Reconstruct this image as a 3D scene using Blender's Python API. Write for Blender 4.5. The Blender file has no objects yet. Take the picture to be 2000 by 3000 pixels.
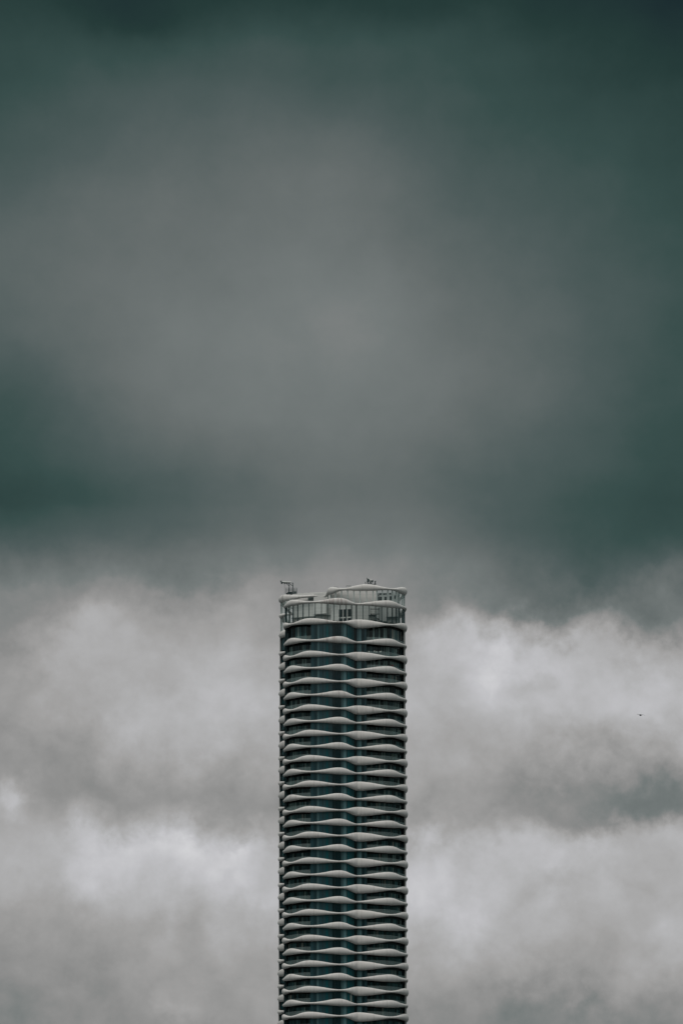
import bpy, bmesh, math, random
from mathutils import Vector
random.seed(7)
S = bpy.context.scene
COL = S.collection
R = math.radians

# ------------------------------------------------------------------ camera
F_PX, PITCH, CAM_Y, CAM_Z = 11840.0, R(13.60), -1000.0, 1.7
cam_d = bpy.data.cameras.new("camera")
cam = bpy.data.objects.new("camera", cam_d)
COL.objects.link(cam)
cam.location = (0, CAM_Y, CAM_Z)
cam.rotation_euler = (R(90) + PITCH, 0, 0)
cam_d.sensor_fit = 'VERTICAL'
cam_d.sensor_height = 36.0
cam_d.lens = 36.0 * F_PX / 3000.0
cam_d.clip_start = 1.0
cam_d.clip_end = 100000.0
S.camera = cam

def unproject(px, py, Y):
    """point of the photograph (2000 x 3000) at world depth Y"""
    xc, yc = (px - 1000.0) / F_PX, (1500.0 - py) / F_PX
    fy = math.cos(PITCH) - yc * math.sin(PITCH)
    fz = math.sin(PITCH) + yc * math.cos(PITCH)
    t = (Y - CAM_Y) / fy
    return Vector((t * xc, Y, CAM_Z + t * fz))

def project_x(X, Y, Z):
    d = (Y - CAM_Y) * math.cos(PITCH) + (Z - CAM_Z) * math.sin(PITCH)
    return 1000.0 + F_PX * X / d

# ------------------------------------------------------------------ view transform
S.view_settings.view_transform = 'Standard'
S.view_settings.look = 'None'
S.view_settings.exposure = 0.0
S.view_settings.gamma = 1.0
S.view_settings.use_curve_mapping = False

# ------------------------------------------------------------------ sun (overcast: wide and weak)
SUN_EL, SUN_AZ = R(64), R(195)          # azimuth measured from +Y towards +X
sun_d = bpy.data.lights.new("sun", 'SUN')
sun_d.energy = 1.5
sun_d.angle = R(40)
sun_d.color = (1.0, 0.92, 0.85)
sun = bpy.data.objects.new("sun", sun_d)
COL.objects.link(sun)
sd = Vector((math.sin(SUN_AZ) * math.cos(SUN_EL), math.cos(SUN_AZ) * math.cos(SUN_EL), math.sin(SUN_EL)))
sun.rotation_euler = sd.to_track_quat('Z', 'Y').to_euler()
sun.location = (0, -300, 600)

# ------------------------------------------------------------------ sky (clouded world)
W = bpy.data.worlds.new("World")
S.world = W
W.use_nodes = True
NT = W.node_tree
NT.nodes.clear()
def wn(kind, **kw):
    n = NT.nodes.new(kind)
    for k, v in kw.items():
        setattr(n, k, v)
    return n
def wl(a, b): NT.links.new(a, b)
def wm(op, a, b=None, c=None, clamp=False):
    n = wn('ShaderNodeMath', operation=op, use_clamp=clamp)
    for i, v in enumerate((a, b, c)):
        if v is None: continue
        if isinstance(v, (int, float)): n.inputs[i].default_value = v
        else: wl(v, n.inputs[i])
    return n.outputs[0]
def wsmooth(x, lo, hi):
    n = wn('ShaderNodeMapRange', interpolation_type='SMOOTHSTEP')
    wl(x, n.inputs['Value'])
    n.inputs['From Min'].default_value = lo; n.inputs['From Max'].default_value = hi
    return n.outputs['Result']
tc = wn('ShaderNodeTexCoord')
DIR = tc.outputs['Generated']
# the cloud deck is laid out on the sphere round the point of the sky above the tower
rot = wn('ShaderNodeVectorRotate', rotation_type='X_AXIS')
rot.inputs['Angle'].default_value = -PITCH
wl(DIR, rot.inputs['Vector'])
sep = wn('ShaderNodeSeparateXYZ'); wl(rot.outputs[0], sep.inputs[0])
lon = wm('ARCTAN2', sep.outputs[0], sep.outputs[1])
lat = wm('ARCSINE', sep.outputs[2])
U0 = wm('MULTIPLY_ADD', lon, F_PX / 250.0, 4.0)             # sky columns, 1.2 degrees apart
V0 = wm('MULTIPLY_ADD', lat, -F_PX / 3000.0, 0.5)           # 0 high ... 1 low
def wnoise(scale, detail, rough, off, stretch=(1, 1, 1), dist=0.0):
    mp = wn('ShaderNodeMapping')
    mp.inputs['Location'].default_value = off
    mp.inputs['Scale'].default_value = stretch
    wl(DIR, mp.inputs['Vector'])
    n = wn('ShaderNodeTexNoise')
    n.inputs['Scale'].default_value = scale
    n.inputs['Detail'].default_value = detail
    n.inputs['Roughness'].default_value = rough
    n.inputs['Distortion'].default_value = dist
    wl(mp.outputs[0], n.inputs['Vector'])
    return n
n1 = wnoise(40, 8, 0.58, (3.1, 7.7, 1.3))
n2 = wnoise(44, 8, 0.58, (11.3, 2.2, 5.9))
n3 = wnoise(26, 6, 0.5, (5.5, 9.1, 2.7), (1, 1, 1.2), 0.25)
n5 = wnoise(150, 4, 0.55, (6.2, 3.3, 0.4), (1, 1, 1.1), 0.5)
n6 = wnoise(150, 4, 0.55, (0.9, 8.1, 7.7), (1, 1, 1.1), 0.5)
n7 = wnoise(46, 5, 0.5, (4.6, 0.7, 3.9), (1, 1, 1.1), 0.1)
n4 = wnoise(80, 8, 0.64, (1.7, 4.4, 8.8), (1, 1, 1.1), 0.12)
low = wsmooth(V0, 0.50, 0.63)                               # the billowing lower deck
warp = wm('MULTIPLY_ADD', low, 0.75, 0.25)
du = wm('MULTIPLY', wm('SUBTRACT', n1.outputs[0], 0.5), wm('MULTIPLY', warp, 2.3))
dv = wm('MULTIPLY', wm('SUBTRACT', n2.outputs[0], 0.5), wm('MULTIPLY', warp, 0.13))
fu = wm('MULTIPLY', wm('SUBTRACT', n5.outputs[0], 0.5), wm('MULTIPLY', low, 0.36))
fv = wm('MULTIPLY', wm('SUBTRACT', n6.outputs[0], 0.5), wm('MULTIPLY', low, 0.028))
U = wm('ADD', wm('ADD', U0, du), fu)
V = wm('ADD', wm('ADD', V0, dv), fv)
ROWS = [0,125,250,375,500,625,750,875,1000,1125,1250,1375,1450,1500,1600,1700,1750,1800,1875,2000,2125,2250,2350,2450,2500,2625,2750,2875,3000]
GREY = [
 [62,68,70,78,84,92,98,98,92,82,76,70,64,70,92,120,124,124,136,150,150,146,166,164,165,165,145,138,132],
 [56,70,82,90,96,102,106,108,106,100,92,84,76,80,98,124,132,146,160,166,168,158,152,168,180,174,155,145,138],
 [54,68,86,92,98,104,110,114,116,112,106,94,90,92,98,128,146,154,162,172,176,166,150,172,186,178,162,150,144],
 [54,76,86,96,100,106,114,118,121,120,115,104,100,100,108,132,147,150,156,168,166,160,145,160,180,182,162,152,150],
 [58,74,82,90,100,106,114,122,124,121,116,108,106,110,120,134,138,142,160,178,172,160,150,155,176,184,168,152,150],
 [58,72,78,84,92,98,102,108,114,118,112,104,102,106,112,122,128,140,170,178,170,163,153,160,175,182,160,143,142],
 [55,67,73,76,84,88,94,98,100,104,100,92,90,88,92,104,110,132,172,176,172,152,138,160,170,170,155,138,130],
 [51,58,64,70,76,80,84,88,90,90,86,80,74,74,80,92,104,122,160,180,176,140,120,156,162,166,158,145,126],
 [38,50,58,64,68,72,76,78,78,76,72,70,66,66,72,92,106,122,136,184,175,138,118,158,162,168,168,155,140],
]
for col_, add_ in zip(GREY, (0, 2, 5, 7, 7, 7, 5, 3, 0)):
    col_[ROWS.index(2350)] += add_
    col_[ROWS.index(2875)] += 4; col_[ROWS.index(2750)] += 4
for k_ in (5, 6, 7): GREY[k_][ROWS.index(2250)] += 5; GREY[k_][ROWS.index(2350)] += 4
num = None; den = None
for i, colv in enumerate(GREY):
    rp = wn('ShaderNodeValToRGB')
    cr = rp.color_ramp
    cr.interpolation = 'CARDINAL'
    while len(cr.elements) < len(ROWS):
        cr.elements.new(0.5)
    for k, (row, g) in enumerate(zip(ROWS, colv)):
        e = cr.elements[k]
    order = sorted(zip(ROWS, colv))
    for k, (row, g) in enumerate(order):
        cr.elements[k].position = row / 3000.0
    for k, (row, g) in enumerate(order):
        cr.elements[k].color = (g / 255.0,) * 3 + (1,)
    wl(V, rp.inputs[0])
    if i == 0:   dist = wm('MAXIMUM', wm('SUBTRACT', U, 0.0), 0.0)
    elif i == 8: dist = wm('MINIMUM', wm('SUBTRACT', U, 8.0), 0.0)
    else:        dist = wm('SUBTRACT', U, float(i))
    wgt = wm('EXPONENT', wm('MULTIPLY', wm('MULTIPLY', dist, dist), -1.9))
    sg = wn('ShaderNodeSeparateColor'); wl(rp.outputs[0], sg.inputs[0])
    term = wm('MULTIPLY', sg.outputs[1], wgt)
    num = term if num is None else wm('ADD', num, term)
    den = wgt if den is None else wm('ADD', den, wgt)
grey = wm('DIVIDE', num, den)
# single billows, shelves and inlets of the cloud deck: centre, half width, reach up, reach down, strength
PUFFS = [(510,2090,170,120,130,13),(15,2350,70,70,60,26),(560,2330,360,150,70,-13),(410,2445,50,60,45,-12),(770,2410,80,70,80,-14),
 (310,2490,110,70,170,12),(630,2465,190,75,190,17),(690,2505,90,60,80,8),(515,2750,70,55,65,-10),(215,2680,60,60,60,-9),(510,2955,65,40,45,14),
 (330,1835,110,55,80,9),(640,1800,120,50,90,7),(180,1960,120,60,80,8),(700,1950,120,80,100,7),(100,2180,260,60,70,-8),
 (1470,1822,130,35,110,20),(1370,1900,130,60,120,10),(1640,1905,280,60,120,10),(1900,1900,160,50,120,10),(1500,1888,40,40,30,-14),(1590,2010,70,30,35,-10),
 (1910,2320,240,110,60,-9),(1560,2300,130,100,80,-9),(1800,2440,260,30,90,9),(1360,2570,110,75,80,14),(1560,2500,90,60,110,7),(1260,2510,140,60,80,7),
 (1530,2890,100,70,100,-15),(1925,2790,90,80,80,8),(1965,1695,80,60,80,16),(400,45,120,70,85,-10),(1210,30,100,50,60,-5),(900,480,380,230,260,5),(1020,380,110,90,120,5),(1090,930,130,110,130,4),
 (551,2474,60,50,60,8),(740,2468,55,50,60,9),(640,2500,35,40,50,-8),(700,2585,40,45,45,-7),(775,2630,40,60,60,8),(1530,2450,50,40,50,8),(1615,2520,70,45,50,8),
 (1230,2403,45,70,50,-13),(1680,2415,100,40,70,15),(1486,2964,110,60,60,-5),(1690,2925,60,50,40,-13),(1639,2905,30,40,40,9),(1220,2964,80,60,60,-8),(316,1827,60,45,60,9)]
extra = None
for (cx, cy, rx, ru, rd, a) in PUFFS:
    pu = wm('MULTIPLY_ADD', U, 250.0 / rx, -cx / rx)
    pv = wm('MULTIPLY_ADD', V, 3000.0, -cy)
    pv2 = wm('ADD', wm('MULTIPLY', wm('MAXIMUM', pv, 0.0), 1.0 / rd), wm('MULTIPLY', wm('MINIMUM', pv, 0.0), 1.0 / ru))
    d2 = wm('MULTIPLY_ADD', pu, pu, wm('MULTIPLY', pv2, pv2))
    e_ = wm('MULTIPLY', wm('EXPONENT', wm('MULTIPLY', d2, -0.8)), a / 255.0)
    extra = e_ if extra is None else wm('ADD', extra, e_)
grey = wm('ADD', grey, extra)
lift = wm('MULTIPLY', wm('MULTIPLY', wm('SUBTRACT', grey, 0.70), -0.10), low)      # soft contrast in the lower deck
grey = wm('ADD', grey, lift)
amp = wm('MULTIPLY_ADD', low, 0.085, 0.062)
g2 = wm('ADD', grey, wm('MULTIPLY', wm('SUBTRACT', n3.outputs[0], 0.5), amp))
amp2 = wm('MULTIPLY_ADD', low, 0.075, 0.036)
g2 = wm('ADD', g2, wm('MULTIPLY', wm('SUBTRACT', n4.outputs[0], 0.5), amp2))
puff = wm('MULTIPLY_ADD', wm('ABSOLUTE', wm('SUBTRACT', n7.outputs[0], 0.5)), 2.0, -0.17)      # rounded heads with dark creases
g2 = wm('ADD', g2, wm('MULTIPLY', puff, wm('MULTIPLY_ADD', low, 0.085, 0.012)))
# the rest of the dome: brighter overhead and behind the camera, dim low down
sepd = wn('ShaderNodeSeparateXYZ'); wl(DIR, sepd.inputs[0])
el = wm('ARCSINE', sepd.outputs[2])
nb = wnoise(3.2, 7, 0.55, (2.0, 6.0, 4.0), (1, 1, 2.0), 0.4)
dome = wn('ShaderNodeValToRGB')
cr = dome.color_ramp
cr.interpolation = 'EASE'
pts = [(0.0, 52), (0.085, 66), (0.17, 135), (0.45, 172), (1.0, 242)]
while len(cr.elements) < len(pts): cr.elements.new(0.5)
for k, (p, g) in enumerate(pts): cr.elements[k].position = p
for k, (p, g) in enumerate(pts): cr.elements[k].color = (g / 255.0,) * 3 + (1,)
wl(wm('DIVIDE', el, math.pi / 2, clamp=True), dome.inputs[0])
sgd = wn('ShaderNodeSeparateColor'); wl(dome.outputs[0], sgd.inputs[0])
gd = wm('ADD', sgd.outputs[1], wm('MULTIPLY', wm('SUBTRACT', nb.outputs[0], 0.5), 0.30))
au = wm('ABSOLUTE', lon); av = wm('ABSOLUTE', lat)
away = wm('MAXIMUM', wsmooth(au, 0.14, 0.6), wsmooth(av, 0.165, 0.45))
gt = wn('ShaderNodeMix', data_type='FLOAT')
wl(away, gt.inputs[0]); wl(g2, gt.inputs[2]); wl(gd, gt.inputs[3])
tone = wn('ShaderNodeValToRGB')
def lin(c):
    c /= 255.0
    return c / 12.92 if c <= 0.04045 else ((c + 0.055) / 1.055) ** 2.4
TONE = [(20, (15, 25, 31)), (40, (27, 43, 46)), (56, (37, 58, 55)), (75, (56, 77, 74)), (92, (79, 92, 91)), (108, (102, 109, 108)),
        (122, (116, 122, 121)), (140, (140, 140, 139)), (160, (161, 160, 159)), (178, (178, 178, 179)), (192, (192, 192, 195)), (250, (250, 250, 252))]
cr = tone.color_ramp
cr.interpolation = 'LINEAR'
while len(cr.elements) < len(TONE): cr.elements.new(0.5)
for k, (p, c) in enumerate(TONE): cr.elements[k].position = p / 255.0
for k, (p, c) in enumerate(TONE): cr.elements[k].color = tuple(lin(v) for v in c) + (1,)
wl(gt.outputs[0], tone.inputs[0])
cool = wn('ShaderNodeMix', data_type='RGBA', blend_type='MULTIPLY')
wl(away, cool.inputs[0]); wl(tone.outputs[0], cool.inputs[6]); cool.inputs[7].default_value = (0.90, 1.0, 1.0, 1)
bg_c = wn('ShaderNodeBackground'); wl(cool.outputs[2], bg_c.inputs[0]); bg_c.inputs[1].default_value = 1.0
sky = wn('ShaderNodeTexSky', sky_type='NISHITA')
sky.sun_disc = False
sky.sun_elevation = SUN_EL
sky.sun_rotation = SUN_AZ
bg_s = wn('ShaderNodeBackground'); wl(sky.outputs[0], bg_s.inputs[0]); bg_s.inputs[1].default_value = 0.05
mx = wn('ShaderNodeMixShader'); mx.inputs[0].default_value = 0.985     # cloud cover
wl(bg_s.outputs[0], mx.inputs[1]); wl(bg_c.outputs[0], mx.inputs[2])
wo = wn('ShaderNodeOutputWorld'); wl(mx.outputs[0], wo.inputs[0])

# ------------------------------------------------------------------ helpers
def tag(o, label=None, cat=None, group=None, kind=None):
    if label: o['label'] = label
    if cat: o['category'] = cat
    if group: o['group'] = group
    if kind: o['kind'] = kind
    return o
def empty(name, loc, **kw):
    o = bpy.data.objects.new(name, None)
    o.empty_display_size = 1
    COL.objects.link(o); o.location = loc
    return tag(o, **kw)
def link(name, me, parent=None, loc=(0, 0, 0)):
    o = bpy.data.objects.new(name, me)
    COL.objects.link(o)
    o.location = loc
    if parent: o.parent = parent
    return o
class MB:
    def __init__(self): self.v = []; self.f = []; self.c = []
    def quad(self, a, b, c, d, col=None):
        n = len(self.v); self.v += [tuple(a), tuple(b), tuple(c), tuple(d)]
        self.f.append((n, n + 1, n + 2, n + 3)); self.c.append(col or (1, 1, 1))
    def poly(self, pts, col=None):
        n = len(self.v); self.v += [tuple(p) for p in pts]
        self.f.append(tuple(range(n, n + len(pts)))); self.c.append(col or (1, 1, 1))
    def box(self, c, s, col=None, ax=None):
        """box round centre c, size s; ax = unit 2D direction of its own x axis"""
        ux = Vector((ax[0], ax[1], 0)).normalized() if ax else Vector((1, 0, 0))
        uy = Vector((-ux.y, ux.x, 0)); uz = Vector((0, 0, 1)); c = Vector(c)
        p = [c + ux * (s[0] / 2 * i) + uy * (s[1] / 2 * j) + uz * (s[2] / 2 * k)
             for k in (-1, 1) for (i, j) in ((-1, -1), (1, -1), (1, 1), (-1, 1))]
        for q in ((3, 2, 1, 0), (4, 5, 6, 7), (0, 1, 5, 4), (1, 2, 6, 5), (2, 3, 7, 6), (3, 0, 4, 7)):
            self.quad(*[p[i] for i in q], col=col)
    def bar(self, a, b, r, n=8, r2=None, col=None):
        a, b = Vector(a), Vector(b); d = (b - a).normalized()
        u = d.cross(Vector((0, 0, 1)) if abs(d.z) < 0.9 else Vector((1, 0, 0))).normalized(); w = d.cross(u)
        r2 = r if r2 is None else r2
        A = [a + (u * math.cos(t) + w * math.sin(t)) * r for t in [2 * math.pi * k / n for k in range(n)]]
        B = [b + (u * math.cos(t) + w * math.sin(t)) * r2 for t in [2 * math.pi * k / n for k in range(n)]]
        for k in range(n):
            m = (k + 1) % n
            self.quad(A[k], B[k], B[m], A[m], col=col)
        self.poly(A, col); self.poly(B[::-1], col)
    def mesh(self, name, mat, smooth=False):
        me = bpy.data.meshes.new(name)
        me.from_pydata(self.v, [], self.f)
        at = me.attributes.new('tint', 'FLOAT_COLOR', 'FACE')
        for i, c in enumerate(self.c): at.data[i].color = (c[0], c[1], c[2], 1)
        me.materials.append(mat)
        bm = bmesh.new(); bm.from_mesh(me)
        bmesh.ops.remove_doubles(bm, verts=bm.verts, dist=1e-5)
        bmesh.ops.recalc_face_normals(bm, faces=bm.faces)
        bm.to_mesh(me); bm.free()
        if smooth: me.polygons.foreach_set('use_smooth', [True] * len(me.polygons))
        me.update()
        return me
    def build(self, name, mat, parent=None, loc=(0, 0, 0), smooth=False):
        return link(name, self.mesh(name, mat, smooth), parent, loc)

# ------------------------------------------------------------------ materials
def mat(name):
    m = bpy.data.materials.new(name); m.use_nodes = True
    nt = m.node_tree
    return m, nt, nt.nodes['Principled BSDF']
def mmath(nt, op, a, b=None, c=None, clamp=False):
    n = nt.nodes.new('ShaderNodeMath'); n.operation = op; n.use_clamp = clamp
    for i, v in enumerate((a, b, c)):
        if v is None: continue
        if isinstance(v, (int, float)): n.inputs[i].default_value = v
        else: nt.links.new(v, n.inputs[i])
    return n.outputs[0]
def mmix(nt, f, a, b):
    n = nt.nodes.new('ShaderNodeMix'); n.data_type = 'RGBA'
    for i, v in ((0, f), (6, a), (7, b)):
        if isinstance(v, (int, float)): n.inputs[i].default_value = v
        elif isinstance(v, tuple): n.inputs[i].default_value = v + (1,)
        else: nt.links.new(v, n.inputs[i])
    return n.outputs[2]
def mnoise(nt, vec, scale, detail=4, rough=0.55):
    n = nt.nodes.new('ShaderNodeTexNoise')
    n.inputs['Scale'].default_value = scale; n.inputs['Detail'].default_value = detail; n.inputs['Roughness'].default_value = rough
    nt.links.new(vec, n.inputs['Vector'])
    return n.outputs[0]
def mrange(nt, x, a, b, c=0.0, d=1.0):
    n = nt.nodes.new('ShaderNodeMapRange'); n.interpolation_type = 'SMOOTHSTEP'
    nt.links.new(x, n.inputs[0])
    for i, v in enumerate((a, b, c, d)): n.inputs[i + 1].default_value = v
    return n.outputs[0]

# white fibre-concrete of the bands: joints every three metres, rain streaks
CONC, nt, pb = mat("white_concrete")
geo = nt.nodes.new('ShaderNodeNewGeometry')
pos = geo.outputs['Position']
arc = nt.nodes.new('ShaderNodeAttribute'); arc.attribute_name = 'arc'
sp = nt.nodes.new('ShaderNodeSeparateXYZ'); nt.links.new(pos, sp.inputs[0])
cmb = nt.nodes.new('ShaderNodeCombineXYZ')
nt.links.new(mmath(nt, 'MULTIPLY', arc.outputs['Fac'], 2.6), cmb.inputs[0])
nt.links.new(mmath(nt, 'MULTIPLY', sp.outputs[2], 0.22), cmb.inputs[1])
streak = mnoise(nt, cmb.outputs[0], 1.0, 4, 0.6)
cloud = mnoise(nt, pos, 0.16, 3, 0.5)
fine = mnoise(nt, pos, 1.3, 5, 0.6)
stain = mmath(nt, 'MULTIPLY', mrange(nt, streak, 0.54, 0.76), mrange(nt, cloud, 0.44, 0.66))
base = mmix(nt, fine, (0.665, 0.655, 0.64), (0.755, 0.745, 0.73))
base = mmix(nt, mmath(nt, 'MULTIPLY', mrange(nt, streak, 0.35, 0.75), 0.16), base, (0.40, 0.37, 0.35))
base = mmix(nt, mmath(nt, 'MULTIPLY', mrange(nt, fine, 0.52, 0.8), 0.35), base, (0.46, 0.43, 0.41))
base = mmix(nt, mmath(nt, 'MULTIPLY', stain, 0.6), base, (0.26, 0.215, 0.20))
xw = mmath(nt, 'MULTIPLY', mrange(nt, sp.outputs[0], -6.5, -3.0), mrange(nt, sp.outputs[0], 2.2, 0.2))       # rusty run-off under the plant room
xw = mmath(nt, 'MULTIPLY', xw, mmath(nt, 'MULTIPLY', mrange(nt, sp.outputs[2], 200.0, 219.0), mrange(nt, sp.outputs[2], 222.6, 221.8)))
rust = mmath(nt, 'MULTIPLY', xw, mrange(nt, streak, 0.40, 0.68))
base = mmix(nt, mmath(nt, 'MULTIPLY', rust, 0.7), base, (0.27, 0.19, 0.17))
jt = mmath(nt, 'PINGPONG', mmath(nt, 'ADD', arc.outputs['Fac'], -2.0), 1.55)
jt = mmath(nt, 'MINIMUM', jt, mmath(nt, 'ABSOLUTE', arc.outputs['Fac']))
joint = mmath(nt, 'LESS_THAN', jt, 0.035)
base = mmix(nt, mmath(nt, 'MULTIPLY', joint, 0.42), base, (0.12, 0.12, 0.12))
nt.links.new(base, pb.inputs['Base Color'])
pb.inputs['Roughness'].default_value = 0.72
pb.inputs['Specular IOR Level'].default_value = 0.3

def tinted(name, rough, ior, spec=0.5, metal=0.0, bump=0.0):
    m, nt, pb = mat(name)
    a = nt.nodes.new('ShaderNodeAttribute'); a.attribute_name = 'tint'
    nt.links.new(a.outputs['Color'], pb.inputs['Base Color'])
    pb.inputs['Roughness'].default_value = rough
    pb.inputs['IOR'].default_value = ior
    pb.inputs['Metallic'].default_value = metal
    if bump:
        g = nt.nodes.new('ShaderNodeNewGeometry')
        h = mnoise(nt, g.outputs['Position'], 0.55, 2, 0.5)
        b = nt.nodes.new('ShaderNodeBump'); b.inputs['Strength'].default_value = bump; b.inputs['Distance'].default_value = 0.05
        nt.links.new(h, b.inputs['Height']); nt.links.new(b.outputs[0], pb.inputs['Normal'])
    return m
GLASS = tinted("dark_teal_glass", 0.06, 1.75, bump=0.25)
FRAME = tinted("painted_metal", 0.45, 1.45)
WALL, nt, pb = mat("pale_render")
geo = nt.nodes.new('ShaderNodeNewGeometry')
wv = mnoise(nt, geo.outputs['Position'], 0.5, 5, 0.6)
sp = nt.nodes.new('ShaderNodeSeparateXYZ'); nt.links.new(geo.outputs['Position'], sp.inputs[0])
bandw = mmath(nt, 'LESS_THAN', mmath(nt, 'PINGPONG', sp.outputs[2], 0.45), 0.03)
b = mmix(nt, wv, (0.66, 0.67, 0.66), (0.78, 0.78, 0.76))
b = mmix(nt, mmath(nt, 'MULTIPLY', bandw, 0.35), b, (0.25, 0.26, 0.26))
nt.links.new(b, pb.inputs['Base Color']); pb.inputs['Roughness'].default_value = 0.7

GREYWALL, nt, pb = mat("grey_cladding")
geo = nt.nodes.new('ShaderNodeNewGeometry')
nt.links.new(mmix(nt, mnoise(nt, geo.outputs['Position'], 0.6, 5), (0.34, 0.37, 0.37), (0.46, 0.49, 0.49)), pb.inputs['Base Color']); pb.inputs['Roughness'].default_value = 0.6

def thin_glass(name, tint, refl, haze, hazecol):
    m = bpy.data.materials.new(name); m.use_nodes = True
    nt = m.node_tree; nt.nodes.clear()
    tr = nt.nodes.new('ShaderNodeBsdfTransparent'); tr.inputs[0].default_value = tint + (1,)
    gl = nt.nodes.new('ShaderNodeBsdfGlossy'); gl.inputs['Roughness'].default_value = 0.04; gl.inputs[0].default_value = (0.9, 0.97, 0.97, 1)
    df = nt.nodes.new('ShaderNodeBsdfDiffuse'); df.inputs[0].default_value = hazecol + (1,)
    fr = nt.nodes.new('ShaderNodeFresnel'); fr.inputs[0].default_value = refl
    m1 = nt.nodes.new('ShaderNodeMixShader'); m1.inputs[0].default_value = haze
    nt.links.new(tr.outputs[0], m1.inputs[1]); nt.links.new(df.outputs[0], m1.inputs[2])
    m2 = nt.nodes.new('ShaderNodeMixShader')
    nt.links.new(fr.outputs[0], m2.inputs[0]); nt.links.new(m1.outputs[0], m2.inputs[1]); nt.links.new(gl.outputs[0], m2.inputs[2])
    out = nt.nodes.new('ShaderNodeOutputMaterial'); nt.links.new(m2.outputs[0], out.inputs[0])
    return m
CLEAR = thin_glass("clear_screen_glass", (0.88, 0.93, 0.92), 1.45, 0.03, (0.4, 0.5, 0.5))
RAIL = thin_glass("balustrade_glass", (0.66, 0.80, 0.79), 1.6, 0.22, (0.46, 0.56, 0.56))
SLABM, nt, pb = mat("grey_soffit")
geo = nt.nodes.new('ShaderNodeNewGeometry')
nt.links.new(mmix(nt, mnoise(nt, geo.outputs['Position'], 0.8), (0.10, 0.105, 0.105), (0.15, 0.155, 0.155)), pb.inputs['Base Color'])
pb.inputs['Roughness'].default_value = 0.8

# ------------------------------------------------------------------ ground
gm, nt, pb = mat("dark_ground")
geo = nt.nodes.new('ShaderNodeNewGeometry')
nt.links.new(mmix(nt, mnoise(nt, geo.outputs['Position'], 0.02, 8), (0.03, 0.034, 0.034), (0.06, 0.064, 0.06)), pb.inputs['Base Color'])
pb.inputs['Roughness'].default_value = 0.9
g = MB(); N = 48
ring = [(9000 * math.cos(2 * math.pi * k / N), 9000 * math.sin(2 * math.pi * k / N), 0) for k in range(N)]
g.poly(ring)
tag(g.build("ground", gm), kind='structure')

# ------------------------------------------------------------------ plan of the tower
FRONT_LEFT = [(3.84, 2.0), (3.05, 1.3), (2.0, 0.62), (0.8, 0.08), (-1.8, -0.45), (-4.7, -0.5), (-7.7, -0.2), (-9.2, 0.1), (-10.4, 0.65),
              (-11.5, 1.4), (-12.5, 2.4), (-13.45, 3.6), (-14.1, 5.0), (-14.35, 6.3), (-14.1, 7.6), (-13.2, 9.0), (-12.9, 10.0)]
REST = [(-12.9, 10.0), (-13.8, 10.6), (-14.85, 11.6), (-15.45, 13.0), (-15.6, 14.6), (-15.2, 18.0), (-14.4, 21.5), (-13.0, 25.0), (-9.0, 27.6), (-4.0, 28.6),
        (2.0, 28.6), (8.0, 27.8), (11.8, 25.2), (13.6, 21.5), (14.5, 17.0), (15.1, 13.7), (15.85, 11.5), (16.2, 10.2), (16.15, 9.0), (15.75, 7.7), (14.9, 6.3), (14.1, 5.0), (13.1, 3.8),
        (11.9, 2.8), (10.5, 2.15), (8.9, 1.8), (7.2, 1.7), (5.5, 1.75), (3.84, 2.0)]
def catmull(pts, step=0.28):
    out = []
    P = [Vector(p) for p in pts]
    P = [P[0] * 2 - P[1]] + P + [P[-1] * 2 - P[-2]]
    for i in range(1, len(P) - 2):
        n = max(2, int((P[i + 1] - P[i]).length / step))
        for k in range(n):
            t = k / n; a, b, c, d = P[i - 1:i + 3]
            out.append(0.5 * ((2 * b) + (c - a) * t + (2 * a - 5 * b + 4 * c - d) * t * t + (3 * b - a - 3 * c + d) * t ** 3))
    out.append(P[-2])
    return out
class Curve:
    """open or closed walk round the plan: points, outward normals, arc length"""
    def __init__(self, runs):
        self.p = []; self.n = []; self.s = []; self.run = []
        s = 0.0
        for r, pts in enumerate(runs):
            for i, q in enumerate(pts):
                a = pts[max(0, i - 1)]; b = pts[min(len(pts) - 1, i + 1)]
                d = (b - a).normalized()
                if self.p: s += (q - self.p[-1]).length
                self.p.append(q); self.n.append(Vector((-d.y, d.x))); self.s.append(s); self.run.append(r)
        self.L = s
    def at(self, s):
        lo, hi = 0, len(self.s) - 1
        s = min(max(s, 0.0), self.L)
        while hi - lo > 1:
            m = (lo + hi) // 2
            if self.s[m] <= s: lo = m
            else: hi = m
        d = self.s[hi] - self.s[lo]
        t = 0 if d < 1e-9 else (s - self.s[lo]) / d
        return self.p[lo].lerp(self.p[hi], t), self.n[lo].lerp(self.n[hi], t).normalized()
    def find(self, run, X, front=True):
        best = None
        for p, s, r in zip(self.p, self.s, self.run):
            if r == run and (p.y < 9.5) == front:
                e = abs(p.x - X)
                if best is None or e < best[0]: best = (e, s)
        return best[1]
PLAN = Curve([catmull(FRONT_LEFT), catmull(REST)])
BAND = Curve([catmull(FRONT_LEFT), catmull(REST)])
def blend_fold(c, i, j, reach):
    nf = (c.n[i] + c.n[j]).normalized()
    for k in range(len(c.n)):
        d = min(abs(c.s[k] - c.s[i]), abs(c.s[k] - c.s[j]), c.L - abs(c.s[k] - c.s[i]), c.L - abs(c.s[k] - c.s[j]))
        if d < reach:
            w = 1 - d / reach; w = w * w * (3 - 2 * w)
            c.n[k] = c.n[k].lerp(nf, w).normalized()
J = PLAN.run.index(1)
blend_fold(BAND, 0, len(BAND.p) - 1, 1.9)
blend_fold(BAND, J - 1, J, 1.5)

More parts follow.
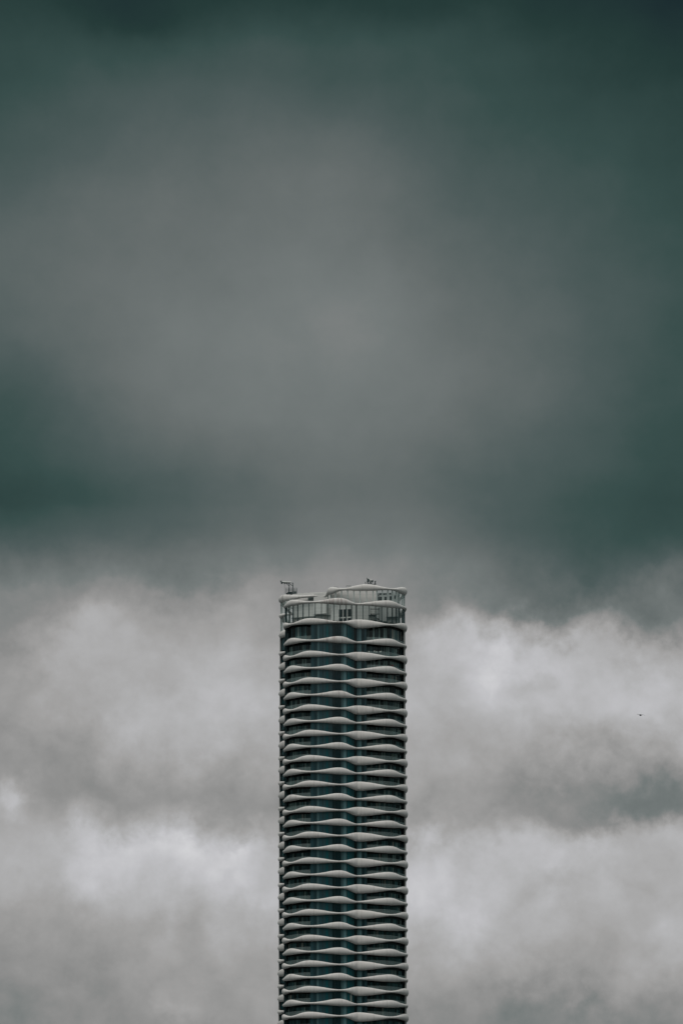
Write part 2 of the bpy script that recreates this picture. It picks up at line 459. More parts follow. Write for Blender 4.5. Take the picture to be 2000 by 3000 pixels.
# ------------------------------------------------------------------ band heights measured at the fold between the two front lobes
A_Y = [1770.3, 1882.2, 1963.1, 2041.4, 2118.2, 2192.4, 2266.1, 2341.4, 2415.8, 2490.6, 2567.0, 2642.6, 2717.9, 2792.3, 2867.3, 2942.8, 3018.0, 3093.2]
B_Y = [1828.0, 1923.3, 2001.2, 2080.2, 2154.6, 2228.6, 2303.0, 2377.6, 2452.2, 2527.6, 2604.0, 2679.0, 2754.0, 2829.0, 2904.0, 2979.3, 3055.0]
FOLD_Y = 2.0
A_Z = [unproject(1047, y, FOLD_Y).z for y in A_Y]
B_Z = [unproject(1047, y, FOLD_Y).z for y in B_Y]

def lerp_tab(tab, x):
    if x <= tab[0][0]: return tab[0][1:]
    for a, b in zip(tab, tab[1:]):
        if x <= b[0]:
            t = (x - a[0]) / (b[0] - a[0])
            t = t * t * (3 - 2 * t) * 0.5 + t * 0.5
            return tuple(u + (v - u) * t for u, v in zip(a[1:], b[1:]))
    return tab[-1][1:]
# (column, upper edge, lower edge) of one band as seen; columns and rows in units of 1/3.733 photo pixel from (800, 1980)
TAB_A = [(108, 243, 264), (122, 228, 262), (135, 212, 260), (155, 192, 256), (185, 180, 250), (205, 178, 247), (240, 181, 240), (280, 188, 233), (340, 197, 224), (400, 200, 220), (470, 196, 221), (550, 184, 224),
         (640, 167, 231), (700, 161, 236), (750, 162, 239), (800, 173, 240), (860, 200, 241), (915, 220, 239), (960, 217, 241), (1060, 204, 247), (1150, 191, 256),
         (1250, 185, 264), (1300, 188, 267), (1340, 200, 269), (1400, 229, 271), (1440, 244, 274), (1470, 252, 284)]
TAB_B = [(104, 372, 424), (115, 353, 424), (130, 362, 414), (165, 369, 396), (200, 367, 390), (240, 355, 386), (300, 330, 383), (340, 318, 382), (400, 312, 382), (470, 315, 381),
         (550, 325, 376), (640, 341, 371), (720, 350, 368), (780, 348, 370), (830, 340, 384), (870, 330, 404), (920, 325, 425), (960, 326, 424), (1060, 336, 418),
         (1150, 353, 408), (1250, 372, 396), (1290, 375, 395), (1340, 374, 400), (1390, 365, 413), (1420, 359, 423), (1450, 362, 438), (1475, 385, 445)]
def tab_heights(tab, x0, y0, k, P, zmid, zref, nrm=None):
    """heights above zref of the upper and lower edge at plan point P"""
    Q = P + nrm * 0.42 if nrm else P
    px = project_x(Q.x, Q.y, zmid)
    t, b = lerp_tab(tab, (px - x0) * k)
    return (unproject(px, y0 + t / k, P.y).z - zref, unproject(px, y0 + b / k, P.y).z - zref)
ZA_REF = unproject(1047, 1980 + 229 / 3.733, FOLD_Y).z
ZB_REF = unproject(1047, 1980 + 375 / 3.733, FOLD_Y).z
def smoothstep(a, b, x):
    t = min(1, max(0, (x - a) / (b - a))); return t * t * (3 - 2 * t)
S_L0 = PLAN.find(0, -14.2); S_L0 = [s for s, p, r in zip(PLAN.s, PLAN.p, PLAN.run) if r == 0 and p.y > 6.6][0]
S_R0 = [s for s, p, r in zip(PLAN.s, PLAN.p, PLAN.run) if r == 1 and p.x > 12 and p.y < 9.6][0]
# the same for the short run of the rear left lobe that shows beside the front corner; columns and rows in 1/7.35 pixel from (805, 1740)
TAB_RA = [(72, 1272, 1300), (80, 1252, 1322), (100, 1243, 1343), (140, 1240, 1312), (195, 1238, 1285), (230, 1236, 1280)]
TAB_RB = [(72, 888, 908), (85, 855, 932), (100, 830, 953), (130, 800, 948), (165, 782, 938), (200, 775, 930), (230, 773, 926)]
def band_heights(tab, zref, phase, rtab, rz):
    hs = []
    SJ = PLAN.s[J]
    e0 = tab_heights(tab, 800, 1980, 3.733, PLAN.at(S_L0)[0], zref, zref, PLAN.at(S_L0)[1])
    e1 = tab_heights(tab, 800, 1980, 3.733, PLAN.at(S_R0)[0], zref, zref, PLAN.at(S_R0)[1])
    s_rear = SJ + 6.2
    rear = lambda q, n_: tab_heights(rtab, 805, 1740, 7.35, q, rz, rz, n_)
    r1 = rear(*PLAN.at(s_rear))
    for p, n_, s in zip(PLAN.p, PLAN.n, PLAN.s):
        if s <= S_L0 or s >= S_R0:
            hs.append(tab_heights(tab, 800, 1980, 3.733, p, zref, zref, n_))
        elif s < SJ:
            t = smoothstep(S_L0, SJ, s); r0 = rear(*PLAN.at(SJ + 0.8))
            hs.append(tuple(a + (b - a) * t for a, b in zip(e0, r0)))
        elif s < s_rear:
            hs.append(rear(p, n_))
        else:
            u = (s - s_rear) / (S_R0 - s_rear)
            w = 0.5 + 0.5 * math.cos(2 * math.pi * 6 * u + phase)
            t, bo = 0.20 + 0.85 * w, -0.22 - 0.85 * w
            k = min(smoothstep(0, 0.10, u), smoothstep(1, 0.93, u))
            e = r1 if u < 0.5 else e1
            hs.append((e[0] + (t - e[0]) * k, e[1] + (bo - e[1]) * k))
    # soften the kinks of the table
    for _ in range(4):
        hs = [hs[0]] + [tuple((hs[i - 1][j] + 2 * hs[i][j] + hs[i + 1][j]) / 4 for j in (0, 1)) for i in range(1, len(hs) - 1)] + [hs[-1]]
    return hs
def band_mesh(name, curve, hs, i0=0, i1=None, prot=(0.30, 0.30), caps=False, closed=False):
    i1 = len(curve.p) if i1 is None else i1
    verts, faces, arcs = [], [], []
    M = 13
    for i in range(i0, i1):
        p, n, (zt, zb) = curve.p[i], curve.n[i], hs[i]
        h = max(0.12, (zt - zb) / 2); mid = (zt + zb) / 2
        pr = prot[0] + prot[1] * min(1.0, h / 1.05)
        row = [(-0.55, zb + min(0.10, h * 0.3))]
        for k in range(M):
            a = -math.pi / 2 + math.pi * k / (M - 1)
            row.append((pr * max(0.0, math.cos(a)) ** 0.85, mid + h * math.sin(a)))
        row.append((-0.45, zt - min(0.25, h * 0.4)))
        for (o, z) in row:
            verts.append((p.x + n.x * o, p.y + n.y * o, z)); arcs.append(curve.s[i] if curve.s[i] < curve.L / 2 else curve.s[i] - curve.L)
    m = M + 2
    nrow = i1 - i0
    for i in range(nrow - 1):
        for k in range(m - 1):
            a = i * m + k
            faces.append((a, a + 1, a + m + 1, a + m))
        faces.append((i * m + m - 1, i * m, i * m + m, i * m + 2 * m - 1))
    if caps:
        faces.append(tuple(range(m))[::-1]); faces.append(tuple(range((nrow - 1) * m, nrow * m)))
    faces_ = faces
    me = bpy.data.meshes.new(name)
    me.from_pydata(verts, [], faces)
    at = me.attributes.new('arc', 'FLOAT', 'POINT')
    at.data.foreach_set('value', arcs)
    me.materials.append(CONC)
    if closed:
        a0 = (nrow - 1) * m
        for k in range(m - 1): faces_.append((a0 + k, a0 + k + 1, k + 1, k))
        faces_.append((a0 + m - 1, a0, 0, m - 1))
        me.clear_geometry(); me.from_pydata(verts, [], faces_)
        at = me.attributes.new('arc', 'FLOAT', 'POINT'); at.data.foreach_set('value', arcs)
    bm = bmesh.new(); bm.from_mesh(me)
    bmesh.ops.remove_doubles(bm, verts=bm.verts, dist=2e-3)
    bmesh.ops.recalc_face_normals(bm, faces=bm.faces)
    bm.to_mesh(me); bm.free()
    me.polygons.foreach_set('use_smooth', [True] * len(me.polygons))
    me.update()
    return me
HS_A = band_heights(TAB_A, ZA_REF, math.pi, TAB_RA, A_Z[1])
HS_B = band_heights(TAB_B, ZB_REF, 0.0, TAB_RB, B_Z[0])
ME_A = band_mesh("balcony_band", BAND, HS_A)
ME_B = band_mesh("balcony_band", BAND, HS_B)

tower = empty("residential_tower", (0, 12, 0), label="tall dark glass residential tower ringed by wavy white concrete bands, standing alone against the clouds", cat="tower")
TOFF = (0, -12, 0)          # parts are built in world coordinates
def part(name, mb_or_me, m=None, parent=None, smooth=False, label=None, loc=(0, 0, 0)):
    me = mb_or_me.mesh(name, m, smooth) if isinstance(mb_or_me, MB) else mb_or_me
    par = parent or tower
    off = Vector(loc) + (Vector(TOFF) if par is tower else Vector((0, 0, 0)))
    o = link(name, me, par, off)
    if label: o['label'] = label
    return o

levels = sorted([(z, 'A') for z in A_Z] + [(z, 'B') for z in B_Z], reverse=True)     # levels[0] = crown band, [1] = terrace band
for z, k in levels:
    part("balcony_band", ME_A if k == 'A' else ME_B, loc=(0, 0, z))

# ------------------------------------------------------------------ floor slabs
slab_pts = []
last = -9
for p, n, s in zip(PLAN.p, PLAN.n, PLAN.s):
    if s - last > 0.8:
        slab_pts.append(p - n * 0.42); last = s
def prism(pts, z0, z1, col=None):
    b = MB()
    lo = [(q.x, q.y, z0) for q in pts]; hi = [(q.x, q.y, z1) for q in pts]
    b.poly(lo[::-1], col); b.poly(hi, col)
    for i in range(len(pts)):
        j = (i + 1) % len(pts)
        b.quad(lo[i], lo[j], hi[j], hi[i], col)
    return b
SLAB = prism(slab_pts, -0.10, 0.10).mesh("floor_slab", SLABM)
for z, k in levels[1:]:
    part("floor_slab", SLAB, loc=(0, 0, z))

# ------------------------------------------------------------------ storeys: flush glass, recessed balcony windows, balustrades
def zx(z): return ((z / 3.733) - 200.0) / 11.74        # measured column -> X in metres
S_BL0 = PLAN.find(0, zx(408)); S_BL1 = PLAN.find(0, -14.15)
S_BL1 = [s for s, p, r in zip(PLAN.s, PLAN.p, PLAN.run) if r == 0 and p.y > 4.3][0]
S_BR0 = PLAN.find(1, zx(1030)); S_BR1 = [s for s, p, r in zip(PLAN.s, PLAN.p, PLAN.run) if r == 1 and p.x > 12 and p.y < 8.4][0]
# S_BR1 < S_BR0 : the walk comes round the back and along the right lobe to the fold
def T(r, g, b, k=1.0): return (lin(r) * k, lin(g) * k, lin(b) * k)
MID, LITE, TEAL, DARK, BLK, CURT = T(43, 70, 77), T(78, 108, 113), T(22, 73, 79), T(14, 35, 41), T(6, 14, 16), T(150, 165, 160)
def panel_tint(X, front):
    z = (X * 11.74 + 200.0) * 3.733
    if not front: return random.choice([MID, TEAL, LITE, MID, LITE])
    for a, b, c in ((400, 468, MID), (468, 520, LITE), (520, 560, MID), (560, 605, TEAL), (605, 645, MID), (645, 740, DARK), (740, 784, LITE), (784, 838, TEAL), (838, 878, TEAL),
                    (878, 917, BLK), (917, 955, LITE), (955, 985, DARK), (985, 1031, MID)):  # black bay at the fold: shade of the turned lobe put into tint
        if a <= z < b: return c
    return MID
def glass_run(b, fr, s0, s1, z0, z1, front, step=1.5, split=0.5):
    n = max(1, round((s1 - s0) / step))
    for i in range(n):
        a, an = PLAN.at(s0 + (s1 - s0) * i / n); c, cn = PLAN.at(s0 + (s1 - s0) * (i + 1) / n)
        a = a - an * 0.10; c = c - cn * 0.10
        # each bay is two unequal lights
        rb = random.Random(int(s0 * 7) * 100 + i)
        t = split + rb.uniform(-0.14, 0.14)
        jb = (rb.uniform(0.7, 1.3), rb.uniform(0.7, 1.3))
        m = a.lerp(c, t)
        for h_, (q, r_) in enumerate(((a, m), (m, c))):
            X = (q.x + r_.x) / 2
            tint = panel_tint(X, front)
            j = jb[h_] * random.uniform(0.88, 1.12)
            tint = tuple(v * j for v in tint)
            if front and (random.random() < 0.002 or (abs(z1 - B_Z[14]) < 0.5 and 2.0 < X < 2.75)): tint = CURT
            b.quad((q.x, q.y, z0), (r_.x, r_.y, z0), (r_.x, r_.y, z1), (q.x, q.y, z1), tint)
        d = (c - a).normalized()
        for q, w, dp in ((a, 0.10, 0.16), (m, 0.05, 0.10)):
            fr.box((q.x + an.x * 0.03, q.y + an.y * 0.03, (z0 + z1) / 2), (w, dp, z1 - z0), T(12, 30, 33), (d.x, d.y))
def offset_pts(s0, s1, off, step):
    n = max(1, round(abs(s1 - s0) / step)); out = []
    for i in range(n + 1):
        p, nn = PLAN.at(s0 + (s1 - s0) * i / n); out.append(p - nn * off)
    return out
def recessed(b, fr, s0, s1, z0, z1, lit):
    """window wall set back from the slab edge, with its two end walls"""
    n_ = max(1, round(abs(s1 - s0) / 0.78)); pts = []
    for i in range(n_ + 1):
        q, nn = PLAN.at(s0 + (s1 - s0) * i / n_)
        t = i / n_
        if s0 > S_BL1: t = 1 - t
        pts.append(q - nn * (1.75 - 1.0 * t))
    e0, e1 = PLAN.at(s0)[0] - PLAN.at(s0)[1] * 0.1, PLAN.at(s1)[0] - PLAN.at(s1)[1] * 0.1
    head = z1 - 0.55
    for q, r_ in ((e0, pts[0]), (pts[-1], e1)):
        b.quad((q.x, q.y, z0), (r_.x, r_.y, z0), (r_.x, r_.y, z1), (q.x, q.y, z1), T(26, 42, 45))
    k = 0
    while k < len(pts) - 1:
        q, r_ = pts[k], pts[k + 1]
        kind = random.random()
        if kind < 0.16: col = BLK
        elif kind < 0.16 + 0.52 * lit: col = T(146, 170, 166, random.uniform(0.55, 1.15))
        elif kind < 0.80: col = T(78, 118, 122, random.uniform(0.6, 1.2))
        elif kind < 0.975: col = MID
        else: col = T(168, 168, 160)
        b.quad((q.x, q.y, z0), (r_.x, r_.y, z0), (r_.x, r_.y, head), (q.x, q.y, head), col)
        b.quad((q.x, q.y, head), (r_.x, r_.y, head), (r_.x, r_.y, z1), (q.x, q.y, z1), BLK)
        d = (r_ - q).normalized(); nn = Vector((-d.y, d.x))
        w = random.choice((0.07, 0.12, 0.24))
        fr.box((q.x + nn.x * 0.03, q.y + nn.y * 0.03, (z0 + head) / 2), (w, 0.10, head - z0), T(7, 16, 18), (d.x, d.y))
        k += 1
    for q, r_ in zip(pts, pts[1:]):
        d = (r_ - q); nn = Vector((-d.y, d.x)).normalized(); c = (q + r_) / 2
        fr.box((c.x + nn.x * 0.05, c.y + nn.y * 0.05, head), (d.length, 0.14, 0.12), T(9, 18, 20), (d.x, d.y))
def rail(s0, s1, z0, h):
    b = MB()
    pts = offset_pts(s0, s1, 0.02, 1.2)
    for q, r_ in zip(pts, pts[1:]):
        b.quad((q.x, q.y, z0), (r_.x, r_.y, z0), (r_.x, r_.y, z0 + h), (q.x, q.y, z0 + h))
    return b
def band_top(k, s):
    hs = HS_A if k == 'A' else HS_B
    i = min(range(len(PLAN.s)), key=lambda j: abs(PLAN.s[j] - s)); return hs[i][0]
for i in range(1, len(levels) - 1):
    z1, k1 = levels[i]; z0, k0 = levels[i + 1]
    zt, zb = z1 - 0.10, z0 + 0.10
    lit = min(1.0, max(0.15, (z0 - 125) / 75))  # lower floors get fewer pale panes: their dimmer reflection put into colour
    for nm, s0, s1, fr_on in (("window_band", 0.0, S_BL0, True), ("window_band", S_BR0, PLAN.L, True), ("window_band", S_BL1, PLAN.s[PLAN.run.index(1)], False), ("window_band", PLAN.s[PLAN.run.index(1)], S_BR1, False)):
        b, fr = MB(), MB()
        glass_run(b, fr, s0, s1, zb, zt, fr_on)
        o = part(nm, b, GLASS)
        part("mullion", fr, FRAME, parent=o)
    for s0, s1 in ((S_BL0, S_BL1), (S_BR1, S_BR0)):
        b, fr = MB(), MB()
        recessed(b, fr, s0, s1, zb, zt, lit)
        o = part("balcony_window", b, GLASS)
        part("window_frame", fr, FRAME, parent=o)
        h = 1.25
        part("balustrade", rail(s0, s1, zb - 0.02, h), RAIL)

# ------------------------------------------------------------------ tall corner strips, a grazing sky reflection put into their pale colour
zlow = levels[-1][0]
for s, w in ((S_BR1 + 0.05, 0.36), (PLAN.s[PLAN.run.index(1)] + 4.6, 0.30)):
    p, n = PLAN.at(s); b = MB()
    d = Vector((n.y, -n.x))
    b.box((p.x + n.x * 0.02, p.y + n.y * 0.02, (zlow + levels[1][0]) / 2), (w, 0.30, levels[1][0] - zlow), T(176, 180, 176, 0.9), (d.x, d.y))
    part("sky_reflection_strip", b, FRAME)
# below the picture the shaft runs down to the street
shaft = prism([q for q in slab_pts], 0.0, zlow - 0.12, T(30, 52, 56))
part("lower_shaft", shaft, GLASS)

# ------------------------------------------------------------------ crown
Z_T, Z_A = B_Z[0], A_Z[0]
Z_TOP = 224.15
REST_TOP = [q for q in REST if q[0] < -14.2 or q[1] > 10.9 or q[0] > 8]
REST_TOP = [q for q in REST_TOP if not (q[0] < -13 and q[1] < 11)]
NOTCH = [(7.2, 1.98), (5.2, 2.4), (3.0, 3.2), (0.6, 4.2), (-1.4, 5.2), (-2.7, 6.2), (-3.3, 7.3), (-3.75, 8.3), (-4.8, 9.0), (-6.2, 9.3), (-8.5, 9.5), (-11.0, 9.9), (-12.9, 10.5)]
TOP_PTS = REST_TOP + NOTCH
# walk: rear left lobe -> back -> right lobe -> notch of the lower front lobe, closed
tp = catmull(TOP_PTS[-2:] + TOP_PTS + TOP_PTS[:2])
a0 = min(range(len(tp) // 2), key=lambda i: (tp[i] - Vector(TOP_PTS[0])).length)
a1 = min(range(len(tp) // 2, len(tp)), key=lambda i: (tp[i] - Vector(TOP_PTS[0])).length)
TOPC = Curve([tp[a0:a1]])
i89 = min(range(len(TOPC.p)), key=lambda i: (TOPC.p[i] - Vector((8.9, 1.8))).length)
for _ in range(2): pass
TAB_T = [(55, 345, 396), (62, 335, 396), (80, 315, 391), (100, 308, 385), (150, 305, 375), (230, 313, 362), (300, 317, 345), (400, 313, 338), (435, 311, 334), (520, 300, 318), (570, 285, 300), (600, 232, 303), (620, 222, 305), (650, 222, 294), (700, 232, 270),
         (740, 236, 262), (800, 232, 261), (900, 207, 265), (1000, 190, 266), (1100, 198, 264), (1200, 222, 259), (1280, 236, 257), (1330, 238, 262), (1390, 228, 280), (1430, 222, 304), (1470, 238, 312)]
hs = []
for i_, (p, n_, s) in enumerate(zip(TOPC.p, TOPC.n, TOPC.s)):
    vis = (p.y < 11.5) or (p.x < -14 and p.y < 16)
    if vis:
        h_ = tab_heights(TAB_T, 800, 1660, 3.733, p, Z_TOP, Z_TOP, n_)
        if i_ > i89 and p.x < -3.4 and p.y > 7.4:     # thin run hidden by the parapet wall beside the bulb
            k = smoothstep(-3.45, -3.85, p.x) * smoothstep(-6.35, -6.0, p.x)
            h_ = (h_[0] * (1 - k) - 0.6 * k, h_[1] * (1 - k) - 0.85 * k)
    else:
        w = 0.5 + 0.5 * math.cos(s * 2 * math.pi / 9.5); h_ = (0.25 + 0.8 * w, -0.25 - 0.8 * w)
    hs.append(h_)
for _ in range(5):
    hs = [tuple((hs[i - 1][j] + 2 * hs[i][j] + hs[(i + 1) % len(hs)][j]) / 4 for j in (0, 1)) for i in range(len(hs))]
part("roof_band", band_mesh("roof_band", TOPC, hs, closed=True), loc=(0, 0, Z_TOP))

# glass screens and their posts round the open roof terrace
def screen(curve, s0, s1, z0, z1, step, rear=False):
    n = max(1, round((s1 - s0) / step)); b = MB(); posts = []
    for i in range(n + 1):
        a, an = curve.at(s0 + (s1 - s0) * i / n); a = a - an * 0.10
        posts.append((a, an))
    for (a, an), (c, cn) in zip(posts, posts[1:]):
        b.quad((a.x, a.y, z0), (c.x, c.y, z0), (c.x, c.y, z1), (a.x, a.y, z1))
    return b, posts
SF = PLAN.s[PLAN.run.index(1)]
S_UP = PLAN.find(1, 8.9)
def posts_of(curve, s0, s1, z0, z1, col, wide=0.17, step=1.55, glass=True):
    b, posts = screen(curve, s0, s1, z0, z1, step)
    if glass: part("screen_glass", b, CLEAR)
    for a, an in posts:
        m = MB(); m.box((a.x, a.y, (z0 + z1) / 2), (wide, 0.26, z1 - z0), col, (an.y, -an.x))
        part("screen_post", m, FRAME)
    if not glass: return
    m = MB()
    for (a, an), (c, cn) in zip(posts, posts[1:]):
        d = c - a; q = (a + c) / 2
        m.box((q.x, q.y, z0 + 0.10), (d.length, 0.22, 0.20), col, (d.x, d.y))
    part("screen_rail", m, FRAME)
DK, PALE = T(46, 68, 70), T(186, 198, 196)
zt0 = Z_T + 0.10
posts_of(PLAN, 0.0, S_BL1 + 2.0, zt0, Z_A, DK)
posts_of(PLAN, SF + 0.3, SF + 7.0, zt0, Z_TOP, PALE)
posts_of(PLAN, S_R0 - 3.0, PLAN.L, zt0, Z_A, DK, step=1.62)
posts_of(TOPC, TOPC.s[i89] - (PLAN.L - S_R0) + 4.0, TOPC.s[i89], Z_A, Z_TOP, PALE, step=1.62, wide=0.2)
posts_of(TOPC, TOPC.s[i89] + 0.9, TOPC.s[i89] + 14.5, Z_A + 0.35, Z_TOP, PALE, step=1.62, wide=0.2, glass=False)

# plant rooms standing on the terrace
def wall_prism(name, pts, z0, z1, mat_=WALL):
    return part(name, prism([Vector(p) for p in pts], z0, z1), mat_)
def on_wall(parent, a, b, t0, t1, z0, z1, name, col, dep=0.10, m=None):
    """a dark opening or ledge fixed to the wall that runs from a to b (outside on its right-hand side)"""
    a, b = Vector(a), Vector(b); d = (b - a); n = Vector((d.y, -d.x)).normalized()
    p, q = a + d * t0, a + d * t1; c = (p + q) / 2 + n * (dep / 2 - 0.02)
    mb = MB(); mb.box((c.x, c.y, (z0 + z1) / 2), ((q - p).length, dep, z1 - z0), col, (d.x, d.y))
    return part(name, mb, m or FRAME, parent=parent)
main = wall_prism("plant_room", [(-2.6, 7.6), (-0.7, 6.1), (2.2, 5.4), (8.9, 4.6), (9.2, 9.0), (4.0, 16.0), (-2.6, 16.0)], zt0, unproject(800 + 740 / 3.733, 1660 + 237 / 3.733, 6.1).z)
left = wall_prism("plant_room", [(-12.6, 12.2), (-9.0, 10.6), (-6.6, 10.0), (-2.7, 9.8), (-2.7, 15.0), (-12.0, 17.0)], zt0, Z_TOP + 0.75)
right = wall_prism("plant_room", [(9.3, 9.2), (11.5, 9.0), (14.4, 8.6), (14.8, 10.5), (9.3, 14.0)], zt0, unproject(1120, 1660 + 286 / 3.733, 9.0).z, GREYWALL)
for (r0, r1) in ((0.1, 2.2), (2.55, 4.5)):
    for (u0, u1) in ((0.02, 0.27), (0.33, 0.56), (0.62, 0.84)):
        on_wall(main, (-0.7, 6.1), (3.0, 5.3), u0, u1, zt0 + r0, zt0 + r1, "window", T(16, 34, 38))
on_wall(main, (2.2, 5.4), (8.9, 4.6), 0.30, 0.99, zt0 + 0.0, zt0 + 1.5, "fence_panel", T(110, 118, 112))
on_wall(main, (2.2, 5.4), (8.9, 4.6), 0.70, 0.99, zt0 + 2.55, zt0 + 2.75, "ledge", T(40, 56, 58), 0.5)
on_wall(left, (-12.6, 12.2), (-9.0, 10.6), 0.0, 1.0, zt0 + 3.35, zt0 + 3.6, "ledge", T(110, 118, 116), 0.35)
on_wall(left, (-9.0, 10.6), (-6.6, 10.0), 0.0, 1.0, zt0 + 3.35, zt0 + 3.6, "ledge", T(110, 118, 116), 0.35)
on_wall(left, (-6.6, 10.0), (-2.7, 9.8), 0.0, 1.0, zt0 + 3.6, zt0 + 3.85, "ledge", T(110, 118, 116), 0.35)
for t in (0.12, 0.38, 0.64, 0.9):
    on_wall(left, (-12.6, 12.2), (-9.0, 10.6), t, t + 0.09, zt0, zt0 + 3.3, "pier", T(150, 152, 148), 0.3)
on_wall(left, (-9.0, 10.6), (-6.6, 10.0), 0.45, 0.95, zt0 + 0.2, zt0 + 2.0, "door", T(60, 72, 74))
on_wall(left, (-6.6, 10.0), (-2.7, 9.8), 0.05, 0.30, zt0 + 0.1, zt0 + 1.3, "vent", T(60, 74, 76))
on_wall(left, (-9.0, 10.6), (-6.6, 10.0), 0.20, 0.98, Z_TOP - 1.2, Z_TOP - 0.3, "window", T(92, 108, 108))
def right_wall_t(zx_):
    X = (zx_ / 3.733 - 200.0) / 11.62
    if X < 11.5: return ((9.3, 9.2), (11.5, 9.0), (X - 9.3) / 2.2)
    return ((11.5, 9.0), (14.4, 8.6), (X - 11.5) / 2.9)
for (x0, x1, y0, y1) in ((1143, 1166, 330, 372), (1171, 1201, 330, 372), (1224, 1262, 330, 372), (1280, 1312, 325, 364), (1330, 1356, 318, 353), (1371, 1390, 311, 337),
                         (1143, 1160, 292, 320), (1166, 1196, 292, 304), (1206, 1230, 292, 304), (1234, 1262, 292, 304), (1274, 1296, 292, 303)):
    A_, B_, t0 = right_wall_t(x0); t1 = right_wall_t(x1)[2] if right_wall_t(x1)[0] == A_ else 0.99
    on_wall(right, A_, B_, max(0.01, t0), min(0.99, t1), unproject(1120, 1660 + y1 / 3.733, 9.0).z, unproject(1120, 1660 + y0 / 3.733, 9.0).z, "window", T(22, 40, 44))
for k, (x0, x1, hh, c_) in enumerate(((1145, 1200, 2.3, T(48, 64, 66)), (1205, 1255, 2.1, T(40, 56, 58)), (1275, 1318, 1.9, T(96, 104, 102)), (1330, 1350, 1.5, T(60, 74, 76)))):
    A_, B_, t0 = right_wall_t(x0); t1 = right_wall_t(x1)[2] if right_wall_t(x1)[0] == A_ else 0.99
    on_wall(right, A_, B_, max(0.01, t0), min(0.99, t1), zt0 + 0.1, zt0 + hh, "louvre", c_)
on_wall(right, (11.5, 9.0), (14.4, 8.6), 0.0, 1.0, zt0 + 2.9, zt0 + 3.15, "ledge", T(60, 76, 78), 0.5)
pw = MB(); up = [(442, 294, 9.15), (470, 291, 9.05), (520, 289, 8.75), (580, 286.5, 8.35)]
cols = [unproject(800 + x / 3.733, 1660 + y / 3.733, Y) for x, y, Y in up]
for a, c in zip(cols, cols[1:]):
    for dy in (0.0, 0.25):
        pw.quad((a.x, a.y + dy, Z_A - 1), (c.x, c.y + dy, Z_A - 1), (c.x, c.y + dy, c.z), (a.x, a.y + dy, a.z))
    pw.quad((a.x, a.y, a.z), (c.x, c.y, c.z), (c.x, c.y + .25, c.z), (a.x, a.y + .25, a.z))
for a in (cols[0], cols[-1]): pw.quad((a.x, a.y, Z_A - 1), (a.x, a.y + .25, Z_A - 1), (a.x, a.y + .25, a.z), (a.x, a.y, a.z))
part("parapet_wall", pw, WALL)
# dark clamps along the upper edge of the terrace band
for xs_, run in (((182, 196, 214, 232), 0), ((655, 668, 690, 704, 722, 738, 752, 768, 786), 0), ((1200, 1216, 1240, 1268, 1284, 1312), 1)):
    for x in xs_:
        X = (x / 3.733 - 200.0) / 11.65; s_ = PLAN.find(run, X); q, n = PLAN.at(s_); m = MB()
        i_ = min(range(len(PLAN.s)), key=lambda j: abs(PLAN.s[j] - s_))
        m.box((q.x + n.x * 0.12, q.y + n.y * 0.12, Z_T + HS_B[i_][0] + 0.02), (0.22, 0.25, 0.16), T(30, 44, 46), (n.y, -n.x))
        part("edge_clamp", m, FRAME)
# scaffold stair beside the plant room
st = MB()
for zz in (0.0, 1.35, 2.7, 4.0):
    for (a, b_) in (((7.4, 3.9), (9.6, 3.9)), ((7.4, 3.0), (9.6, 3.0)), ((9.6, 3.0), (9.6, 3.9))):
        st.bar((a[0], a[1], zt0 + zz + 0.05), (b_[0], b_[1], zt0 + zz + 0.05), 0.05, 6, col=T(34, 50, 52))
for (x, y) in ((7.4, 3.0), (9.6, 3.0), (7.4, 3.9), (9.6, 3.9)):
    st.bar((x, y, zt0), (x, y, zt0 + 4.3), 0.06, 6, col=T(34, 50, 52))
st.bar((7.4, 3.45, zt0 + 2.75), (9.6, 3.45, zt0 + 1.35), 0.09, 6, col=T(34, 50, 52)); st.bar((9.4, 3.45, zt0 + 1.35), (7.5, 3.45, zt0), 0.09, 6, col=T(34, 50, 52))
o = empty("scaffold_stair", (8.5, 3.4, zt0), label="dark scaffold stair behind the terrace glass, right of the fold in the facade", cat="stair")
o2 = st.build("frame", FRAME, o, (-8.5, -3.4, -zt0))
# ladder against the left plant room
ld = MB()
for dx in (-0.22, 0.22):
    ld.bar((-4.6 + dx, 8.6, 0), (-3.7 + dx, 9.5, 4.1), 0.045, 6, col=T(96, 92, 86))
for k in range(11):
    t = (k + 1) / 12
    ld.bar((-4.6 - 0.22 + 0.9 * t, 8.6 + 0.9 * t, 4.1 * t), (-4.6 + 0.22 + 0.9 * t, 8.6 + 0.9 * t, 4.1 * t), 0.03, 6, col=T(96, 92, 86))
tag(ld.build("ladder", FRAME, None, (0, 0, zt0)), "slim ladder leaning on the pale wall behind the terrace glass", "ladder")

# ------------------------------------------------------------------ roof machines
DKM, GRM, WHM = T(52, 68, 70), T(96, 108, 108), T(196, 198, 196)
def z1px(x, y, Y): return unproject(800 + x / 3.733, 1660 + y / 3.733, Y)
